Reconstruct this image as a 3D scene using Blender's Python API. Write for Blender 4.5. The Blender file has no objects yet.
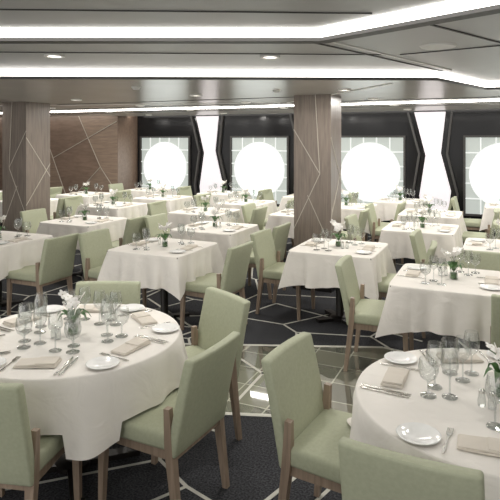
import bpy, bmesh, math, random
from mathutils import Vector, Matrix
random.seed(7)
S=bpy.context.scene
TH=math.radians(24.3)
CT,ST=math.cos(TH),math.sin(TH)
EYE=1.88
def C2W(cx,cd): return (CT*cx-ST*cd, ST*cx+CT*cd)

# ---------------------------------------------------------------- materials
def newmat(name):
    m=bpy.data.materials.new(name); m.use_nodes=True
    nt=m.node_tree; b=nt.nodes.get('Principled BSDF')
    return m,nt,b
def N(nt,t,**kw):
    n=nt.nodes.new(t)
    for k,v in kw.items(): setattr(n,k,v)
    return n
def simple(name,col,rough=0.5,metal=0.0,noise=0.0,nscale=20,bump=0.0,bscale=200,spec=None,sheen=0,dist=.01,distort=0):
    m,nt,b=newmat(name)
    b.inputs['Roughness'].default_value=rough; b.inputs['Metallic'].default_value=metal
    if spec is not None: b.inputs['Specular IOR Level'].default_value=spec
    if sheen: b.inputs['Sheen Weight'].default_value=sheen
    tc=N(nt,'ShaderNodeTexCoord')
    nz=N(nt,'ShaderNodeTexNoise'); nz.inputs['Scale'].default_value=nscale
    nt.links.new(tc.outputs['Object'],nz.inputs['Vector'])
    cr=N(nt,'ShaderNodeValToRGB')
    a=[max(0,c*(1-noise)) for c in col]; c2=[min(1,c*(1+noise)) for c in col]
    cr.color_ramp.elements[0].color=(*a,1); cr.color_ramp.elements[1].color=(*c2,1)
    cr.color_ramp.elements[0].position=.3; cr.color_ramp.elements[1].position=.7
    nt.links.new(nz.outputs['Fac'],cr.inputs['Fac']); nt.links.new(cr.outputs['Color'],b.inputs['Base Color'])
    if bump:
        n2=N(nt,'ShaderNodeTexNoise'); n2.inputs['Scale'].default_value=bscale; n2.inputs['Detail'].default_value=4; n2.inputs['Distortion'].default_value=distort
        nt.links.new(tc.outputs['Object'],n2.inputs['Vector'])
        bp=N(nt,'ShaderNodeBump'); bp.inputs['Strength'].default_value=bump; bp.inputs['Distance'].default_value=dist
        nt.links.new(n2.outputs['Fac'],bp.inputs['Height']); nt.links.new(bp.outputs['Normal'],b.inputs['Normal'])
    return m
def emis(name,col,st,alb=.8):
    m,nt,b=newmat(name)
    b.inputs['Base Color'].default_value=(*[c*alb for c in col],1)
    b.inputs['Emission Color'].default_value=(*col,1); b.inputs['Emission Strength'].default_value=st
    return m
def wood(name,c1,c2,rough=.4,sc=(18,18,1.2)):
    m,nt,b=newmat(name); b.inputs['Roughness'].default_value=rough
    tc=N(nt,'ShaderNodeTexCoord'); mp=N(nt,'ShaderNodeMapping'); mp.inputs['Scale'].default_value=sc
    nz=N(nt,'ShaderNodeTexNoise'); nz.inputs['Scale'].default_value=2.5; nz.inputs['Detail'].default_value=8; nz.inputs['Distortion'].default_value=.6
    cr=N(nt,'ShaderNodeValToRGB')
    cr.color_ramp.elements[0].color=(*c1,1); cr.color_ramp.elements[1].color=(*c2,1)
    cr.color_ramp.elements[0].position=.3; cr.color_ramp.elements[1].position=.72
    nt.links.new(tc.outputs['Object'],mp.inputs['Vector']); nt.links.new(mp.outputs['Vector'],nz.inputs['Vector'])
    nt.links.new(nz.outputs['Fac'],cr.inputs['Fac']); nt.links.new(cr.outputs['Color'],b.inputs['Base Color'])
    return m
M={}
M['cloth']=simple('linen_cloth',(.80,.768,.72),.85,noise=.03,nscale=6,bump=.6,bscale=5,spec=.2,dist=.02,distort=.8)
M['napkin']=simple('napkin_linen',(.66,.61,.54),.9,noise=.03,bump=.1,bscale=60,spec=.2)
M['green']=simple('sage_upholstery',(.405,.425,.305),.62,noise=.05,nscale=60,bump=.12,bscale=220,spec=.35)
M['leg']=wood('ash_wood',(.23,.17,.125),(.36,.275,.205),.45)
M['dark']=simple('dark_metal',(.025,.022,.02),.35,.5)
M['china']=simple('white_china',(.85,.85,.83),.12)
M['steel']=simple('polished_steel',(.72,.71,.68),.18,1.0)
M['leaf']=simple('green_leaf',(.05,.13,.03),.45,noise=.3)
M['petal']=simple('white_petal',(.92,.90,.87),.6,noise=.04)
M['ceil']=simple('grey_ceiling',(.46,.46,.455),.42,noise=.02,nscale=3)
M['ceil2']=simple('taupe_ceiling',(.50,.475,.445),.22,noise=.03,nscale=2)
M['blackglass']=simple('black_lacquer',(.012,.012,.013),.14,spec=.3)
M['brass']=simple('pale_inlay',(.56,.52,.45),.35,.3)
M['seam']=simple('seam_dark',(.05,.048,.046),.5)
M['white']=simple('white_paint',(.8,.8,.78),.5)
M['wallpaint']=simple('beige_wall',(.52,.47,.41),.6,noise=.03)
M['colwood']=wood('grey_veneer',(.17,.138,.115),(.265,.22,.185),.32)
M['wallwood']=wood('walnut_veneer',(.20,.145,.108),(.31,.23,.175),.35,(1.2,6,14))
M['wallwood2']=wood('walnut_veneer_dark',(.16,.11,.082),(.24,.172,.13),.35,(1.2,14,6))
M['strip']=emis('cove_light',(1,.97,.92),6)
M['stripfar']=emis('cove_light_far',(1,.97,.92),14)
M['porthole']=emis('daylight_porthole',(.93,1,.98),2.1,.5)
M['screen']=emis('frosted_screen',(.82,.88,.82),.74,.2)
M['glow']=emis('backlit_panel',(1,.94,.96),1.15,.3)
M['gridline']=emis('screen_mullion',(.95,.98,.95),1.15,.3)
M['lamp']=emis('downlight_lens',(1,.93,.82),8)
# glass: thin-walled
m,nt,b=newmat('clear_glass')
nt.nodes.remove(b); out=nt.nodes['Material Output']
tr=N(nt,'ShaderNodeBsdfTransparent'); tr.inputs['Color'].default_value=(.91,.925,.92,1)
gl=N(nt,'ShaderNodeBsdfGlossy'); gl.inputs['Roughness'].default_value=.03
lw=N(nt,'ShaderNodeLayerWeight'); lw.inputs['Blend'].default_value=.3
ma=N(nt,'ShaderNodeMath',operation='MULTIPLY_ADD'); ma.inputs[1].default_value=.8; ma.inputs[2].default_value=.07
mx=N(nt,'ShaderNodeMixShader')
nt.links.new(lw.outputs['Facing'],ma.inputs[0]); nt.links.new(ma.outputs[0],mx.inputs['Fac'])
nt.links.new(tr.outputs[0],mx.inputs[1]); nt.links.new(gl.outputs[0],mx.inputs[2]); nt.links.new(mx.outputs[0],out.inputs['Surface'])
M['glass']=m
# carpet
m,nt,b=newmat('patterned_carpet'); b.inputs['Roughness'].default_value=.95; b.inputs['Specular IOR Level'].default_value=.15
tc=N(nt,'ShaderNodeTexCoord')
nz=N(nt,'ShaderNodeTexNoise'); nz.inputs['Scale'].default_value=90; nz.inputs['Detail'].default_value=3
nt.links.new(tc.outputs['Object'],nz.inputs['Vector'])
cr=N(nt,'ShaderNodeValToRGB'); cr.color_ramp.elements[0].color=(.020,.021,.025,1); cr.color_ramp.elements[1].color=(.080,.081,.087,1)
cr.color_ramp.elements[0].position=.35; cr.color_ramp.elements[1].position=.7
nt.links.new(nz.outputs['Fac'],cr.inputs['Fac'])
vo=N(nt,'ShaderNodeTexVoronoi'); vo.voronoi_dimensions='2D'; vo.feature='DISTANCE_TO_EDGE'; vo.inputs['Scale'].default_value=1.15
nt.links.new(tc.outputs['Object'],vo.inputs['Vector'])
lt=N(nt,'ShaderNodeMath',operation='LESS_THAN'); lt.inputs[1].default_value=.013
nt.links.new(vo.outputs['Distance'],lt.inputs[0])
mi=N(nt,'ShaderNodeMix',data_type='RGBA'); nt.links.new(lt.outputs[0],mi.inputs[0])
nt.links.new(cr.outputs['Color'],mi.inputs[6]); mi.inputs[7].default_value=(.58,.57,.51,1)
nt.links.new(mi.outputs[2],b.inputs['Base Color'])
M['carpet']=m
# tile
m,nt,b=newmat('polished_tile'); b.inputs['Roughness'].default_value=.04; b.inputs['Specular IOR Level'].default_value=1.0
b.inputs['Coat Weight'].default_value=1.0; b.inputs['Coat Roughness'].default_value=.02; b.inputs['Coat IOR'].default_value=2.4
tc=N(nt,'ShaderNodeTexCoord'); br=N(nt,'ShaderNodeTexBrick')
br.offset=0; br.inputs['Scale'].default_value=1; br.inputs['Brick Width'].default_value=.3; br.inputs['Row Height'].default_value=.3
br.inputs['Mortar Size'].default_value=.006
br.inputs['Color1'].default_value=(.30,.30,.23,1); br.inputs['Color2'].default_value=(.13,.135,.11,1); br.inputs['Mortar'].default_value=(.6,.6,.5,1)
nt.links.new(tc.outputs['Object'],br.inputs['Vector']); nt.links.new(br.outputs['Color'],b.inputs['Base Color'])
M['tile']=m
M['linefloor']=simple('cream_carpet_line',(.58,.57,.51),.8)

# ---------------------------------------------------------------- mesh builder
class MB:
    def __init__(s): s.v=[];s.f=[];s.m=[];s.mats=[]
    def mi(s,k):
        if k not in s.mats: s.mats.append(k)
        return s.mats.index(k)
    def add(s,vs,fs,k,mat=None):
        o=len(s.v)
        if mat is not None: vs=[mat@Vector(v) for v in vs]
        s.v+= [tuple(v) for v in vs]; i=s.mi(k)
        for f in fs: s.f.append([a+o for a in f]); s.m.append(i)
    def merge(s,o,mat=None):
        off=len(s.v)
        s.v+=[tuple(mat@Vector(v)) if mat is not None else v for v in o.v]
        for f,i in zip(o.f,o.m):
            s.f.append([a+off for a in f]); s.m.append(s.mi(o.mats[i]))
    def box(s,x0,x1,y0,y1,z0,z1,k,mat=None):
        vs=[(x,y,z) for z in(z0,z1) for y in(y0,y1) for x in(x0,x1)]
        s.add(vs,[(0,2,3,1),(4,5,7,6),(0,1,5,4),(2,6,7,3),(0,4,6,2),(1,3,7,5)],k,mat)
    def rbox(s,sx,sy,sz,k,bev=.02,seg=3,mat=None,cuts=0,fn=None,puff=0):
        bm=bmesh.new(); bmesh.ops.create_cube(bm,size=1)
        for v in bm.verts: v.co=Vector((v.co.x*sx,v.co.y*sy,v.co.z*sz))
        bmesh.ops.bevel(bm,geom=list(bm.edges),offset=bev,segments=seg,affect='EDGES',profile=.5)
        for ax,L in ((0,sx),(1,sy),(2,sz)):
            if cuts and L>.15:
                for i in range(1,cuts):
                    p=[0,0,0];n=[0,0,0];p[ax]=-L/2+L*i/cuts;n[ax]=1
                    bmesh.ops.bisect_plane(bm,geom=list(bm.verts)+list(bm.edges)+list(bm.faces),plane_co=p,plane_no=n)
        bm.verts.index_update()
        vs=[v.co.copy() for v in bm.verts]
        if fn: vs=[Vector(fn(v)) for v in vs]
        fs=[[v.index for v in f.verts] for f in bm.faces]; bm.free()
        s.add(vs,fs,k,mat)
    def lathe(s,prof,k,n=20,mat=None,cap0=False,cap1=False):
        vs=[];fs=[]
        for r,z in prof:
            for i in range(n):
                a=2*math.pi*i/n; vs.append((r*math.cos(a),r*math.sin(a),z))
        for j in range(len(prof)-1):
            for i in range(n):
                fs.append((j*n+i,j*n+(i+1)%n,(j+1)*n+(i+1)%n,(j+1)*n+i))
        s.add(vs,fs,k,mat)
    def tube(s,pts,rs,k,n=6,mat=None):
        pts=[Vector(p) for p in pts]; vs=[];fs=[]
        for j,p in enumerate(pts):
            d=(pts[min(j+1,len(pts)-1)]-pts[max(j-1,0)]).normalized()
            a=d.cross(Vector((0,0,1)) if abs(d.z)<.9 else Vector((1,0,0))).normalized(); b2=d.cross(a)
            r=rs[j] if isinstance(rs,(list,tuple)) else rs
            for i in range(n):
                t=2*math.pi*i/n+math.pi/4; vs.append(p+a*(r*math.cos(t))+b2*(r*math.sin(t)))
        for j in range(len(pts)-1):
            for i in range(n): fs.append((j*n+i,j*n+(i+1)%n,(j+1)*n+(i+1)%n,(j+1)*n+i))
        fs.append(tuple(range(n-1,-1,-1))); fs.append(tuple((len(pts)-1)*n+i for i in range(n)))
        s.add(vs,fs,k,mat)
    def prism(s,poly,z0,z1,k,mat=None):
        n=len(poly); vs=[(x,y,z0) for x,y in poly]+[(x,y,z1) for x,y in poly]
        fs=[tuple(range(n-1,-1,-1)),tuple(range(n,2*n))]+[(i,(i+1)%n,n+(i+1)%n,n+i) for i in range(n)]
        s.add(vs,fs,k,mat)
    def ell(s,c,r,k,mat=None,rot=None,n=8,m=5):
        vs=[];fs=[]
        for j in range(m+1):
            ph=math.pi*j/m
            for i in range(n):
                a=2*math.pi*i/n
                v=Vector((r[0]*math.sin(ph)*math.cos(a),r[1]*math.sin(ph)*math.sin(a),r[2]*math.cos(ph)))
                if rot is not None: v=rot@v
                vs.append(v+Vector(c))
        for j in range(m):
            for i in range(n): fs.append((j*n+i,(j+1)*n+i,(j+1)*n+(i+1)%n,j*n+(i+1)%n))
        s.add(vs,fs,k,mat)
    def mesh(s,name,smooth=True,ang=38):
        me=bpy.data.meshes.new(name); me.from_pydata(s.v,[],s.f); me.update()
        for k in s.mats: me.materials.append(M[k])
        for p,i in zip(me.polygons,s.m): p.material_index=i; p.use_smooth=smooth
        bm=bmesh.new(); bm.from_mesh(me); bmesh.ops.recalc_face_normals(bm,faces=list(bm.faces)); bm.to_mesh(me); bm.free()
        if smooth:
            try: me.set_sharp_from_angle(angle=math.radians(ang))
            except Exception: pass
        return me
def place(me,name,loc=(0,0,0),rz=0,parent=None,sc=1):
    o=bpy.data.objects.new(name,me); S.collection.objects.link(o)
    o.location=loc; o.rotation_euler=(0,0,rz); o.scale=(sc,sc,sc)
    if parent: o.parent=parent
    return o
def T(x=0,y=0,z=0,rz=0,rx=0,ry=0): return Matrix.Translation((x,y,z))@Matrix.Rotation(rz,4,'Z')@Matrix.Rotation(ry,4,'Y')@Matrix.Rotation(rx,4,'X')

# ---------------------------------------------------------------- room
WY=11.69; BY=-1.6
mb=MB(); mb.box(-14.2,4.2,BY,WY+.2,-.1,0,'carpet'); place(mb.mesh('floor',False),'floor')
mb=MB(); mb.box(-14.2,4.2,BY,WY+.2,2.5,2.6,'ceil'); place(mb.mesh('ceiling',False),'ceiling')
pl=[C2W(*p) for p in [(-3.4,5.6),(-.9,5.15),(1.2,5.05),(2.2,4.35),(3.2,4.3),(3.2,3.0),(1.6,3.05),(.75,3.75),(-.35,3.85),(-1.5,4.45),(-3.4,4.6)]]
mb=MB(); mb.prism(pl,-.01,.0015,'tile'); place(mb.mesh('tile_walkway',False),'floor_walkway_tile')
mb=MB()
def fline(p,q,w=.013,z=.002,k='linefloor',z0=-.004):
    p=Vector(p);q=Vector(q);d=(q-p).normalized();n=Vector((-d.y,d.x))*w
    mb.prism([tuple(p+n),tuple(p-n),tuple(q-n),tuple(q+n)],z0,z,k)
for i in range(len(pl)): fline(pl[i],pl[(i+1)%len(pl)],.02)
for a,b_ in [((-1.2,6.6),(.9,3.2)),((-.9,5.1),(.3,6.4)),((-.5,2.2),(.9,3.9)),((.3,6.4),(1.6,5.2)),((-2.2,4.4),(-.2,3.6)),((-.1,4.0),(.35,5.1)),((.75,3.85),(1.3,5.0)),((-3,3.5),(-.4,2.0)),((-.4,2.0),(.7,2.8)),((-1.8,5.3),(-1.1,7.0)),((-3,6.2),(-.6,5.6))]:
    fline(C2W(*a),C2W(*b_),.012)
place(mb.mesh('floor_inlay_lines',False),'floor_inlay_lines')
# window wall
mb=MB(); mb.box(-8.4,4.2,WY,WY+.2,0,2.5,'blackglass'); place(mb.mesh('wall_far',False),'wall_far')
mb=MB(); mb.box(-14.2,-8.4,10.9,WY+.2,0,2.5,'wallwood')
mb.box(-8.4,-8.39,10.9,WY,0,2.5,'wallwood2')
place(mb.mesh('wall_wood_panelled',False),'wall_left_panelled')
mb=MB(); mb.box(-14.2,-14,BY,10.9,0,2.5,'wallwood'); place(mb.mesh('wl',False),'wall_left')
mb=MB(); mb.box(4,4.2,BY,WY,0,2.5,'wallpaint'); place(mb.mesh('wr',False),'wall_right')
mb=MB()
def wline(p,q,Y,w=.011,k='brass',th=.012):
    p=Vector(p);q=Vector(q);d=(q-p).normalized();n=Vector((-d.y,d.x))*w
    pts=[p+n,p-n,q-n,q+n]
    vs=[(a.x,Y,a.y) for a in pts]+[(a.x,Y-th,a.y) for a in pts]
    mb.add(vs,[(0,1,2,3),(7,6,5,4),(0,4,5,1),(1,5,6,2),(2,6,7,3),(3,7,4,0)],k)
def wtri(pts,Y,k,th=.006):
    n=len(pts); vs=[(a[0],Y,a[1]) for a in pts]+[(a[0],Y-th,a[1]) for a in pts]
    mb.add(vs,[tuple(range(n)),tuple(range(2*n-1,n-1,-1))]+[(i,n+i,n+(i+1)%n,(i+1)%n) for i in range(n)],k)
wtri([(-10.9,2.5),(-9.6,2.5),(-8.9,1.2),(-9.9,.3)],10.9,'wallwood2')
wtri([(-12.9,2.5),(-11.9,2.5),(-11.0,.9),(-12.4,0)],10.9,'wallwood2')
for p,q in [((-10.9,2.5),(-9.9,.3)),((-9.6,2.5),(-8.9,1.2)),((-8.9,1.2),(-9.9,.3)),((-11.9,2.5),(-11.0,.9)),((-11.0,.9),(-12.4,0)),((-10.4,1.4),(-8.42,2.3)),((-8.9,1.2),(-8.42,.6)),((-11.0,.9),(-10.6,1.85)),((-12.9,2.5),(-12.4,.1))]:
    wline(p,q,10.894,.007)
place(mb.mesh('wall_inlay',False),'trim_1')
# windows
def poly_wall(mb,pts,Y0,Y1,k):
    n=len(pts); vs=[(x,Y0,z) for x,z in pts]+[(x,Y1,z) for x,z in pts]
    mb.add(vs,[tuple(range(n)),tuple(range(2*n-1,n-1,-1))]+[(i,n+i,n+(i+1)%n,(i+1)%n) for i in range(n)],k)
for wi,X in enumerate([-7.56,-5.04,-2.52,0.02,2.54]):
    mb=MB(); zc=1.17; hw=.68; hh=.74
    mb.box(X-hw,X+hw,WY-.02,WY,zc-hh,zc+hh,'screen')
    for a in ((X-hw-.04,X-hw,zc-hh-.04,zc+hh+.04),(X+hw,X+hw+.04,zc-hh-.04,zc+hh+.04)): mb.box(a[0],a[1],WY-.06,WY,a[2],a[3],'seam')
    mb.box(X-hw,X+hw,WY-.06,WY,zc+hh,zc+hh+.04,'seam'); mb.box(X-hw,X+hw,WY-.06,WY,zc-hh-.04,zc-hh,'seam')
    n=48; r=.60
    poly_wall(mb,[(X+r*math.cos(2*math.pi*i/n),zc+.02+r*math.sin(2*math.pi*i/n)) for i in range(n)],WY-.02,WY-.03,'porthole')
    vs=[];fs=[]
    for i in range(n):
        a=2*math.pi*i/n
        for rr,yy in ((r,WY-.021),(r,WY-.045),(r+.02,WY-.045),(r+.02,WY-.021)): vs.append((X+rr*math.cos(a),yy,zc+.02+rr*math.sin(a)))
    for i in range(n):
        for j in range(3): fs.append((i*4+j,i*4+j+1,((i+1)%n)*4+j+1,((i+1)%n)*4+j))
    mb.add(vs,fs,'gridline')
    for i in range(1,5):
        x=X-hw+2*hw*i/5; mb.box(x-.011,x+.011,WY-.05,WY-.04,zc-hh,zc+hh,'gridline')
    for i in range(1,5):
        z=zc-hh+2*hh*i/5; mb.box(X-hw,X+hw,WY-.05,WY-.04,z-.011,z+.011,'gridline')
    place(mb.mesh('porthole_window',False),'window_%d'%(wi+1))
for i,X in enumerate([-6.3,-3.78,-1.25,1.27]):
    mb=MB()
    poly_wall(mb,[(X-.38,2.42),(X-.16,1.55),(X-.28,.75),(X-.22,.25),(X+.24,.25),(X+.32,.85),(X+.13,1.6),(X+.22,2.42)],WY,WY-.03,'glow')
    place(mb.mesh('backlit_panel',False),'backlit_wall_panel')
    mb=MB()
    for sgn,xs in ((-1,[-.50,-.28,-.40,-.34]),(1,[.34,.25,.44,.36])):
        zs=[2.42,1.58,.8,.25]
        for a in range(3):
            wline((X+xs[a],zs[a]),(X+xs[a+1],zs[a+1]),WY,.02,'seam',.07)
    place(mb.mesh('pilaster',False),'trim_%d'%(i+2))
mb=MB(); mb.box(-8.39,4,WY-.03,WY,0,.12,'dark'); place(mb.mesh('bb',False),'baseboard_far')
mb=MB(); mb.box(-14,-8.4,10.87,10.9,0,.12,'dark'); place(mb.mesh('bb',False),'baseboard_left')

# columns
def column(X,Y,flip):
    global mb
    s=.24; mb=MB(); mb.box(X-s,X+s,Y-s,Y+s,0,2.43,'colwood')
    mb.box(X-s-.012,X+s+.012,Y-s-.012,Y+s+.012,0,.1,'dark')
    f=flip
    for p,q in [((X-f*s,2.0),(X+f*.10,1.45)),((X+f*.10,1.45),(X-f*s,.75)),((X+f*.10,1.45),(X+f*.04,2.43)),((X-f*.06,1.18),(X+f*s,.55))]:
        wline(p,q,Y-s,.004,'brass',.004)
    def sl(y0,z0,y1,z1,w=.005):
        d=Vector((y1-y0,z1-z0)).normalized(); n=Vector((-d.y,d.x))*w
        pts=[(y0+n.x,z0+n.y),(y0-n.x,z0-n.y),(y1-n.x,z1-n.y),(y1+n.x,z1+n.y)]
        vs=[(X+s,a,b2) for a,b2 in pts]+[(X+s+.005,a,b2) for a,b2 in pts]
        mb.add(vs,[(0,1,2,3),(7,6,5,4),(0,4,5,1),(1,5,6,2),(2,6,7,3),(3,7,4,0)],'brass')
    sl(Y-s,1.9,Y+s,1.3); sl(Y-s,.9,Y+s,1.5)
    place(mb.mesh('wood_column',False),'wood_clad_column')
column(-2.16,6.9,1); column(-6.64,6.4,-1)

# ceiling soffit + coves
SZ=2.43
bd=[(-7.5,4.85),(1.70,5.12),(2.56,6.1),(4.6,5.2)]
bw=[C2W(*p) for p in bd]
def clipx(p,q,X):
    t=(X-p[0])/(q[0]-p[0]); return (X,p[1]+t*(q[1]-p[1]))
pr=clipx(bw[2],bw[3],3.99) if bw[3][0]>3.99 else bw[3]
left0=bw[0]
mb=MB()
pp=[(-13.99,left0[1]),left0,bw[1],bw[2],pr,(3.99,pr[1]),(3.99,WY-.42),(-8.41,WY-.42),(-8.41,10.55),(-13.99,10.55)]
if abs(pr[0]-3.99)<1e-3: pp.pop(5)
mb.prism(pp,SZ,2.499,'ceil2')
place(mb.mesh('ceiling_soffit',False),'ceiling_soffit')
def band(pts,w,z0,z1,k,name,off=0):
    global mb
    mb=MB()
    P=[Vector(p) for p in pts]; L=[];R=[]
    for i,p in enumerate(P):
        d=(P[min(i+1,len(P)-1)]-P[max(i-1,0)]).normalized(); n=Vector((-d.y,d.x))
        L.append(tuple(p+n*(off+w/2))); R.append(tuple(p+n*(off-w/2)))
    mb.prism(R+L[::-1],z0,z1,k)
    return place(mb.mesh(name,False),name)
band([bw[0],bw[1],bw[2],pr],.03,SZ+.012,2.497,'strip','cove_light_strip',off=-.02)
band([bw[0],bw[1],bw[2],pr],.05,SZ-.016,SZ+.006,'seam','ceiling_trim',off=-.02)
def ceilpoly(pts,z0,z1,k,name):
    global mb
    mb=MB(); mb.prism([C2W(*p) for p in pts],z0,z1,k); return place(mb.mesh(name,False),name)
ceilpoly([(-6,3.34),(.42,3.34),(1.13,2.50),(2.2,1.24),(1.86,1.22),(.90,2.5),(.37,3.12),(-6,3.12)],2.485,2.499,'strip','linear_ceiling_light')
ceilpoly([(-6,3.44),(.46,3.44),(1.20,2.56),(2.28,1.29),(2.2,1.24),(1.13,2.50),(.42,3.34),(-6,3.34)],2.465,2.499,'seam','ceiling_trim')
for d in (1.2,-.8):  # unseen strips above and behind the camera, added for soft light
    ceilpoly([(-5,d+.1),(2,d+.1),(2,d-.1),(-5,d-.1)] if d>0 else [(-2.5,d+.15),(1.5,d+.15),(1.5,d-.15),(-2.5,d-.15)],2.485,2.499,'strip','linear_ceiling_light')
def cl(a,b_,w=.008,z=2.499,k='white',name='ceiling_inlay'):
    global mb
    mb=MB(); fline(C2W(*a),C2W(*b_),w,z,k,z-.006); return mb
inl=MB()
for a,b_,w,k in [((.44,3.46),(1.80,5.02),.014,'white'),((.95,3.0),(2.5,4.4),.008,'seam'),((-3.5,3.9),(1.0,4.1),.004,'seam'),((-2.6,2.6),(.6,2.75),.004,'seam'),((1.1,4.1),(2.6,3.0),.008,'seam'),((.42,3.6),(1.75,5.1),.008,'seam')]:
    inl.merge(cl(a,b_,w,2.4995,k))
place(inl.mesh('ceiling_inlay',False),'ceiling_inlay')
mb=MB()
for p,q,w,k in [((-10,8.0),(3.5,8.0),.04,'seam'),((-10,6.0),(-3,8.0),.014,'white'),((-3,8.0),(-1,5.6),.014,'white'),((-3,8),(0,9.6),.014,'white'),((-7,9.6),(-3,8),.012,'seam'),((0,6.5),(2,9.5),.014,'white'),((-10,9.6),(3.5,9.6),.04,'seam'),((-6.5,6.9),(-2,6.9),.015,'seam')]:
    fline(p,q,w,SZ,k,SZ-.006)
place(mb.mesh('soffit_inlay',False),'ceiling_inlay')
mb=MB(); mb.box(-8.4,3.9,WY-.40,WY-.28,2.44,2.497,'strip'); place(mb.mesh('fl',False),'cove_light_strip')
mb=MB(); mb.box(-13.9,-8.5,10.57,10.68,2.44,2.497,'strip'); place(mb.mesh('fl',False),'cove_light_strip')
mb=MB(); mb.box(-12,3.5,8.55,8.69,SZ-.014,SZ,'stripfar'); place(mb.mesh('fl',False),'linear_ceiling_light')
# downlights
dm=MB(); dm.lathe([(.075,0),(.075,-.012),(.055,-.012),(.05,-.004)],'white',20); dm.lathe([(.0001,-.005),(.052,-.005)],'lamp',20); dm=dm.mesh('downlight')
LD=bpy.data.lights.new('downlight_lamp','AREA'); LD.shape='DISK'; LD.size=.10; LD.energy=20; LD.color=(1,.96,.90)
def downlight(x,y,z,on=True):
    o=place(dm,'recessed_downlight',(x,y,z))
    if on:
        l=bpy.data.objects.new('lamp',LD); S.collection.objects.link(l); l.parent=o; l.location=(0,0,-.014)
for cx,cd in [(-1.45,4.15),(.15,4.2),(-2.7,4.2),(1.9,3.9)]:
    downlight(*C2W(cx,cd),2.5)
for x in (-9.2,-7.3,-5.4,-3.5,-1.6,.3,2.2):  # regular soffit grid, added as fill to brighten the mid-room
    for y in (6.1,7.6,9.2,10.6):
        if y==6.1 and (x<-8 or x>2): continue
        if y==10.6 and x<-8: continue
        downlight(x,y,SZ)
sm=MB(); sm.lathe([(.0001,-.012),(.11,-.012),(.12,0)],'white',28); sm=sm.mesh('speaker')
x,y=C2W(1.25,3.72); place(sm,'ceiling_speaker',(x,y,2.5))
hm=MB(); hm.lathe([(.0001,-.03),(.03,-.03),(.045,-.01),(.05,0)],'white',20); hm=hm.mesh('smoke_detector')
x,y=C2W(-1.2,5.9); place(hm,'smoke_detector',(x,y,SZ)); x,y=C2W(.3,6.3); place(hm,'smoke_detector',(x,y,SZ))

# ---------------------------------------------------------------- chair
def make_chair():
    c=MB()
    c.rbox(.48,.47,.085,'green',.02,3,T(0,0.01,.435),6,lambda v:(v.x*(1-.04*(v.y/.235)*-1),v.y,v.z+(.010*(1-(v.x/.25)**2)*(1-(v.y/.24)**2) if v.z>0 else 0)))
    def bf(v):
        t=(v.z+.24)/.48
        return (v.x*(1-.02*t),v.y+ .018*(v.x/.24)**2*t -.10*t -.02*t*t,v.z)
    c.rbox(.47,.055,.48,'green',.014,3,T(0,-.225,.61),6,bf)
    for sx in(-1,1):
        c.tube([(sx*.212,.205,.40),(sx*.217,.215,0)],[.030,.020],'leg',4)
        c.tube([(sx*.223,-.205,.60),(sx*.215,-.215,.40),(sx*.219,-.265,0)],[.022,.031,.021],'leg',4)
        c.box(sx*.202-.012,sx*.202+.012,-.20,.20,.345,.40,'leg')
    c.box(-.2,.2,.185,.21,.345,.40,'leg'); c.box(-.2,.2,-.235,-.205,.345,.40,'leg')
    return c.mesh('dining_chair')
CH=make_chair()
chairs=[]
def chair(x,y,fx,fy,yaw=0):
    l=math.hypot(fx,fy); fx/=l;fy/=l
    a=math.atan2(-fx,fy)+yaw
    fx,fy=-math.sin(a),math.cos(a)
    ox,oy=x+fx*.29,y+fy*.29
    place(CH,'dining_chair',(ox,oy,0),a); chairs.append((ox,oy,a))
def cchair(cx,cd,fx,fd):
    x,y=C2W(cx,cd); f=C2W(fx,fd); chair(x,y,*f)

# ---------------------------------------------------------------- tableware
wg=MB()
wg.lathe([(.0001,.002),(.034,.002),(.033,.005),(.006,.009),(.004,.02),(.0038,.085),(.008,.093),(.026,.108),(.036,.13),(.038,.15),(.034,.18),(.029,.205)],'glass',18)
WG=wg.mesh('wine_glass')
wt=MB(); wt.lathe([(.0001,.002),(.036,.002),(.035,.005),(.006,.009),(.0045,.02),(.0045,.06),(.01,.068),(.034,.085),(.043,.11),(.044,.13),(.037,.165)],'glass',18)
WT=wt.mesh('water_goblet')
pm=MB(); pm.lathe([(.0001,.004),(.045,.004),(.052,.008),(.08,.014),(.083,.012),(.05,.002),(.0001,.001)],'china',28); PL=pm.mesh('side_plate')
np_=MB()
np_.rbox(.21,.10,.008,'napkin',.003,2,T(0,0,.006),4,lambda v:(v.x,v.y,v.z+.001*math.sin(v.x*30)))
np_.rbox(.205,.095,.008,'napkin',.003,2,T(.002,.001,.013),4,lambda v:(v.x,v.y,v.z+.003*math.sin(v.x*25+1)))
np_.rbox(.10,.09,.007,'napkin',.003,2,T(.05,.001,.021,rz=.03),4)
NP=np_.mesh('folded_napkin')
fk=MB()
fk.prism([(-.003,-.1),(.003,-.1),(.006,-.08),(.0025,0),(.004,.03),(.011,.045),(.011,.055),(-.011,.055),(-.011,.045),(-.004,.03),(-.0025,0),(-.006,-.08)],.002,.005,'steel')
for i in range(4): fk.box(-.011+i*.0065,-.0085+i*.0065,.055,.095,.002,.005,'steel')
FK=fk.mesh('fork',False)
kn=MB(); kn.prism([(-.006,-.11),(.005,-.11),(.007,-.07),(.005,0),(.009,.01),(.010,.08),(.004,.11),(-.004,.115),(-.005,0)],.002,.005,'steel'); KN=kn.mesh('knife',False)
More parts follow.
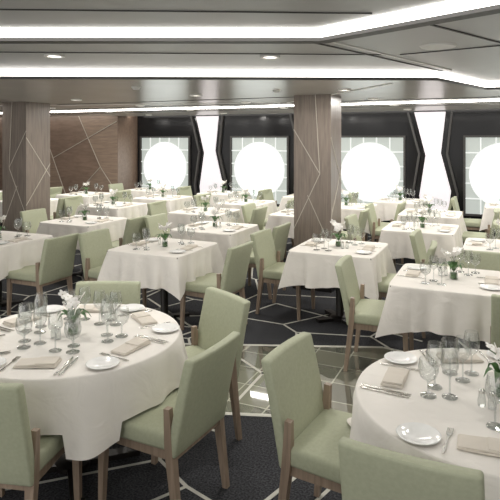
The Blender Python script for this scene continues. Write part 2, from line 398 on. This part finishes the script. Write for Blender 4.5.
def flower(seed=1,ps=1.0,fls=3,H0=.14):
    r=random.Random(seed); f=MB()
    f.lathe([(.0001,.002),(.032,.002),(.036,.01),(.03,.05),(.026,.08),(.033,.1)],'glass',16)
    f.lathe([(.0001,.004),(.028,.006),(.026,.05),(.0001,.052)],'leaf',12)
    for i in range(7):
        a=i*.9+r.random()*.5; L=.07+.04*r.random(); vs=[];fs=[]
        for j in range(6):
            t=j/5; rad=.01+L*t; z=.07+.08*math.sin(t*2.4)-.03*t; w=.016*math.sin(math.pi*min(1,t*.9+.1))+.001
            for s_ in(-1,0,1): vs.append((rad*math.cos(a)-s_*w*math.sin(a),rad*math.sin(a)+s_*w*math.cos(a),z-(.004 if s_==0 else 0)))
        for j in range(5):
            for s_ in range(2): q=j*3+s_; fs.append((q,q+1,q+4,q+3))
        f.add(vs,fs,'leaf')
    for st in range(3):
        a=st*2.1+r.random(); L=.04+.03*r.random(); H=H0+.05*r.random()
        pts=[(L*(t**2)*math.cos(a),L*(t**2)*math.sin(a),.05+H*math.sin(t*1.5)) for t in [0,.25,.5,.75,1]]
        f.tube(pts,.0025,'leaf',5)
        for fl in range(fls):
            t=(1,.82,.66)[fl]; c=Vector((L*t*t*math.cos(a)+r.uniform(-.015,.015),L*t*t*math.sin(a)+r.uniform(-.015,.015),.05+H*math.sin(t*1.5)+.008))
            base=Matrix.Rotation(r.uniform(0,6.28),3,'Z')@Matrix.Rotation(r.uniform(.4,1.3),3,'X')
            for p in range(5):
                R=base@Matrix.Rotation(p*2*math.pi/5,3,'Z')
                f.ell(c+R@Vector((.015*ps,0,.002)),(.017*ps,.012*ps,.003),'petal',rot=R,n=8,m=4)
            f.ell(c,(.006,.006,.006),'brass',n=6,m=4)
    return f
FLB=[flower(3,1.35),flower(8,1.35)]; FL=[flower(3,1.05,3,.12).mesh('orchid_vase'),flower(8,1.05,3,.12).mesh('orchid_vase')]
sp=MB(); sp.lathe([(.0001,.0),(.016,.0),(.018,.02),(.013,.05),(.012,.055)],'glass',12); sp.lathe([(.013,.055),(.013,.066),(.006,.072),(.0001,.072)],'steel',12); SP=sp.mesh('salt_shaker')

ts=MB()
for s_ in(-1,1):
    R=Matrix.Rotation(0 if s_==1 else math.pi,4,'Z')
    ts.merge(np_,R@T(.30,0,0,rz=math.pi/2)); ts.merge(pm,R@T(.30,-.22,0))
    ts.merge(fk,R@T(.30,-.10,0,rz=math.pi/2)); ts.merge(kn,R@T(.30,.10,0,rz=math.pi/2))
    ts.merge(wg,R@T(.12,.16,0)); ts.merge(wt,R@T(.17,.26,0)); ts.merge(wg,R@T(.05,.25,0))
ts.merge(sp,T(.05,-.08,0)); ts.merge(sp,T(.09,-.05,0))
TS=[]
for i in range(2):
    q=MB(); q.merge(ts); q.merge(FLB[i],T(-.02,.02,0,rz=i*1.3)); TS.append(q.mesh('table_setting'))

# ---------------------------------------------------------------- tables
TZ=.75
def cloth(kind,size,drop,seed,chs=(),ox=0,oy=0):
    r=random.Random(seed); n=240; mbx=MB(); vs=[];fs=[]
    def rim(a):
        c,s=math.cos(a),math.sin(a)
        if kind=='round': return size*c,size*s,c,s,0
        p=14; k=(abs(c)**p+abs(s)**p)**(-1/p)
        m_=min(abs(c),abs(s))/max(abs(c),abs(s))
        return size*k*c,size*k*s,c,s,m_**5
    ph=[r.uniform(0,6.28) for _ in range(4)]
    rings=[0.02,.3,.6,.85,.97,.993]
    for t in rings:
        for i in range(n):
            x,y,c,s,k=rim(2*math.pi*i/n); vs.append((x*t,y*t,TZ+.004))
    for t,z in((1.0,-.001),(1.006,-.008)):
        for i in range(n):
            x,y,c,s,k=rim(2*math.pi*i/n); vs.append((x*t,y*t,TZ+.004+z))
    J=10
    for j in range(1,J+1):
        t=j/J
        for i in range(n):
            a=2*math.pi*i/n; x,y,c,s,k=rim(a)
            if kind=='round':
                w=.5+.5*math.sin(a*13+ph[0]+1.2*math.sin(a*3+ph[1])); amp=.6+.4*math.sin(a*4+ph[3])
                fl=.012+(.085*amp*w**2+.02*math.sin(a*5+ph[2]))*t**1.0; dz=drop*(1+.05*math.sin(a*4+ph[3]))
            else:
                m_=min(abs(c),abs(s))/max(abs(c),abs(s))
                pinch=-.04*math.exp(-((m_-.60)/.09)**2)
                fl=(.022+.11*k+pinch+.02*math.sin(a*15+ph[0])*(1-k)+.014*math.sin(a*9+ph[1]))*t**.9
                dz=drop*(1+.20*k+.04*math.sin(a*6+ph[2]))
            X=x+c*fl;Y=y+s*fl;Z=TZ+.002-.006-dz*t
            for (hx,hy,ha) in chs:
                dx,dy=ox+X-hx,oy+Y-hy
                lx=dx*math.cos(-ha)-dy*math.sin(-ha); ly=dx*math.sin(-ha)+dy*math.cos(-ha)
                if abs(lx)<.27 and -.19<ly<.27 and Z<.498:
                    Z=.498
            vs.append((X,Y,Z))
    R=len(rings)+2+J
    for j in range(R-1):
        for i in range(n): fs.append((j*n+i,j*n+(i+1)%n,(j+1)*n+(i+1)%n,(j+1)*n+i))
    fs.append(tuple(range(n)))
    mbx.add(vs,fs,'cloth'); return mbx.mesh('tablecloth',True,60)
def base(kind,size):
    b=MB(); 
    if kind=='round': b.lathe([(.0001,TZ-.03),(size-.01,TZ-.03),(size-.01,TZ-.003),(.0001,TZ-.003)],'dark',48)
    else: b.box(-size+.01,size-.01,-size+.01,size-.01,TZ-.03,TZ-.003,'dark')
    b.lathe([(.04,TZ-.03),(.04,.05),(.05,.03)],'dark',16)
    w=size*.62
    for a in (0,math.pi/2):
        b.box(-w,w,-.035,.035,0,.03,'dark',Matrix.Rotation(a+math.pi/4,4,'Z'))
    b.lathe([(.0001,.045),(.07,.045),(.10,.03),(.10,0.0)],'dark',20)
    return b.mesh('table_base')
BS=base('sq',.425); BR=base('round',.61)
CLS=[cloth('sq',.43,.315,i) for i in range(4)]
cnt=0
def sqtable(x,y,L=1,R=1,setting=True,yaw=0,off=.87):
    global cnt
    t=place(BS,'dining_table',(x,y,0),yaw)
    c=place(CLS[cnt%4],'tablecloth',(0,0,0),0,t)
    if setting: place(TS[cnt%2],'table_setting',(x,y,TZ+.005),(cnt%2)*math.pi)
    cnt+=1
    j=lambda:random.uniform(-.05,.05)
    if L: chair(x-off-abs(j())*.6,y+j(),1,0,j())
    if R: chair(x+off+abs(j())*.6,y+j(),-1,0,j())
sqtable(-5.2,4.6); sqtable(-3.24,4.99); sqtable(-1.55,5.71)
sqtable(-.38,4.8,L=0,R=1)
chair(-1.2,4.68,1,0,.05)
chair(.16,4.08,0,1); chair(-.17,5.5,0,-1)
for x,y in [(-3.35,6.35),(-5.3,6.15),(.05,6.45),(-.95,7.4),(-7.3,5.2),
            (-7.95,7.75),(-6.1,7.8),(-4.25,7.7),(-2.75,8.1),(.85,7.6),
            (-1.0,8.9),(.85,8.9),(-9.6,9.1),(-7.8,9.1),(-6.0,9.2),(-4.2,9.1),(-2.4,9.3),
            (-7.2,10.5),(-5.35,10.5),(-3.5,10.6),(-1.7,10.5),(.15,10.4)]:
    sqtable(x,y)
cchair(-1.18,2.42,.16,.98)
cchair(-.21,2.82,-.88,.47)
cchair(-.18,3.70,-.8,-.6)
cchair(-1.02,4.00,0,-1)
cchair(-1.9,3.4,1,-.1)
cchair(.22,2.78,.83,-.5)
cchair(.53,1.86,.447,.894)
cchair(-.42,1.62,0,1)
cchair(2.0,2.5,-1,0)
def near_table(cx,cd,size,angs,seed,flo,extra):
    x,y=C2W(cx,cd)
    t=place(BR,'round_dining_table',(x,y,0))
    cm=cloth('round',size,.345,seed,chairs[-10:],x,y)
    place(cm,'tablecloth',(0,0,0),0,t)
    z=TZ+.005
    def put(me,name,r,a,lat,rz=0):
        A=math.radians(a)+TH
        px=x+r*math.cos(A)-lat*math.sin(A); py=y+r*math.sin(A)+lat*math.cos(A)
        place(me,name,(px,py,z),A+math.pi/2+rz)
    for a in angs:
        put(NP,'folded_napkin',.44,a,0,random.uniform(-.1,.1))
        put(FK,'fork',.45,a,-.14,0); put(KN,'knife',.45,a,.14,0)
        put(KN,'butter_knife',.45,a,.165,0)
        put(PL,'side_plate',.47,a,-.24)
        put(WT,'water_goblet',.27,a,.11); put(WG,'wine_glass',.26,a,.01); put(WG,'wine_glass',.185,a,.08)
    place(FL[flo],'orchid_vase',(x+extra[0],y+extra[1],z),.5)
    place(SP,'salt_shaker',(x-.06,y-.09,z)); place(SP,'pepper_shaker',(x-.02,y-.10,z))
near_table(-1.02,3.23,.61,[-95,-30,35,90,150,205],5,0,(.0,.0))
near_table(1.07,2.42,.60,[-118,152,90,30,-40],6,1,(.02,.03))

# ---------------------------------------------------------------- light
w=bpy.data.worlds.new('world'); S.world=w; w.use_nodes=True
w.node_tree.nodes['Background'].inputs['Color'].default_value=(1,.98,.95,1)
w.node_tree.nodes['Background'].inputs['Strength'].default_value=1.9  # added ambient fill, enters where the back of the room is left open
S.view_settings.view_transform='Standard'; S.view_settings.exposure=-.58
cam=bpy.data.cameras.new('camera'); co=bpy.data.objects.new('camera',cam); S.collection.objects.link(co)
co.location=(0,0,EYE); co.rotation_euler=(math.radians(90),0,TH)
cam.sensor_width=36; cam.lens=40.32; cam.shift_y=-.222; cam.clip_start=.05
S.camera=co
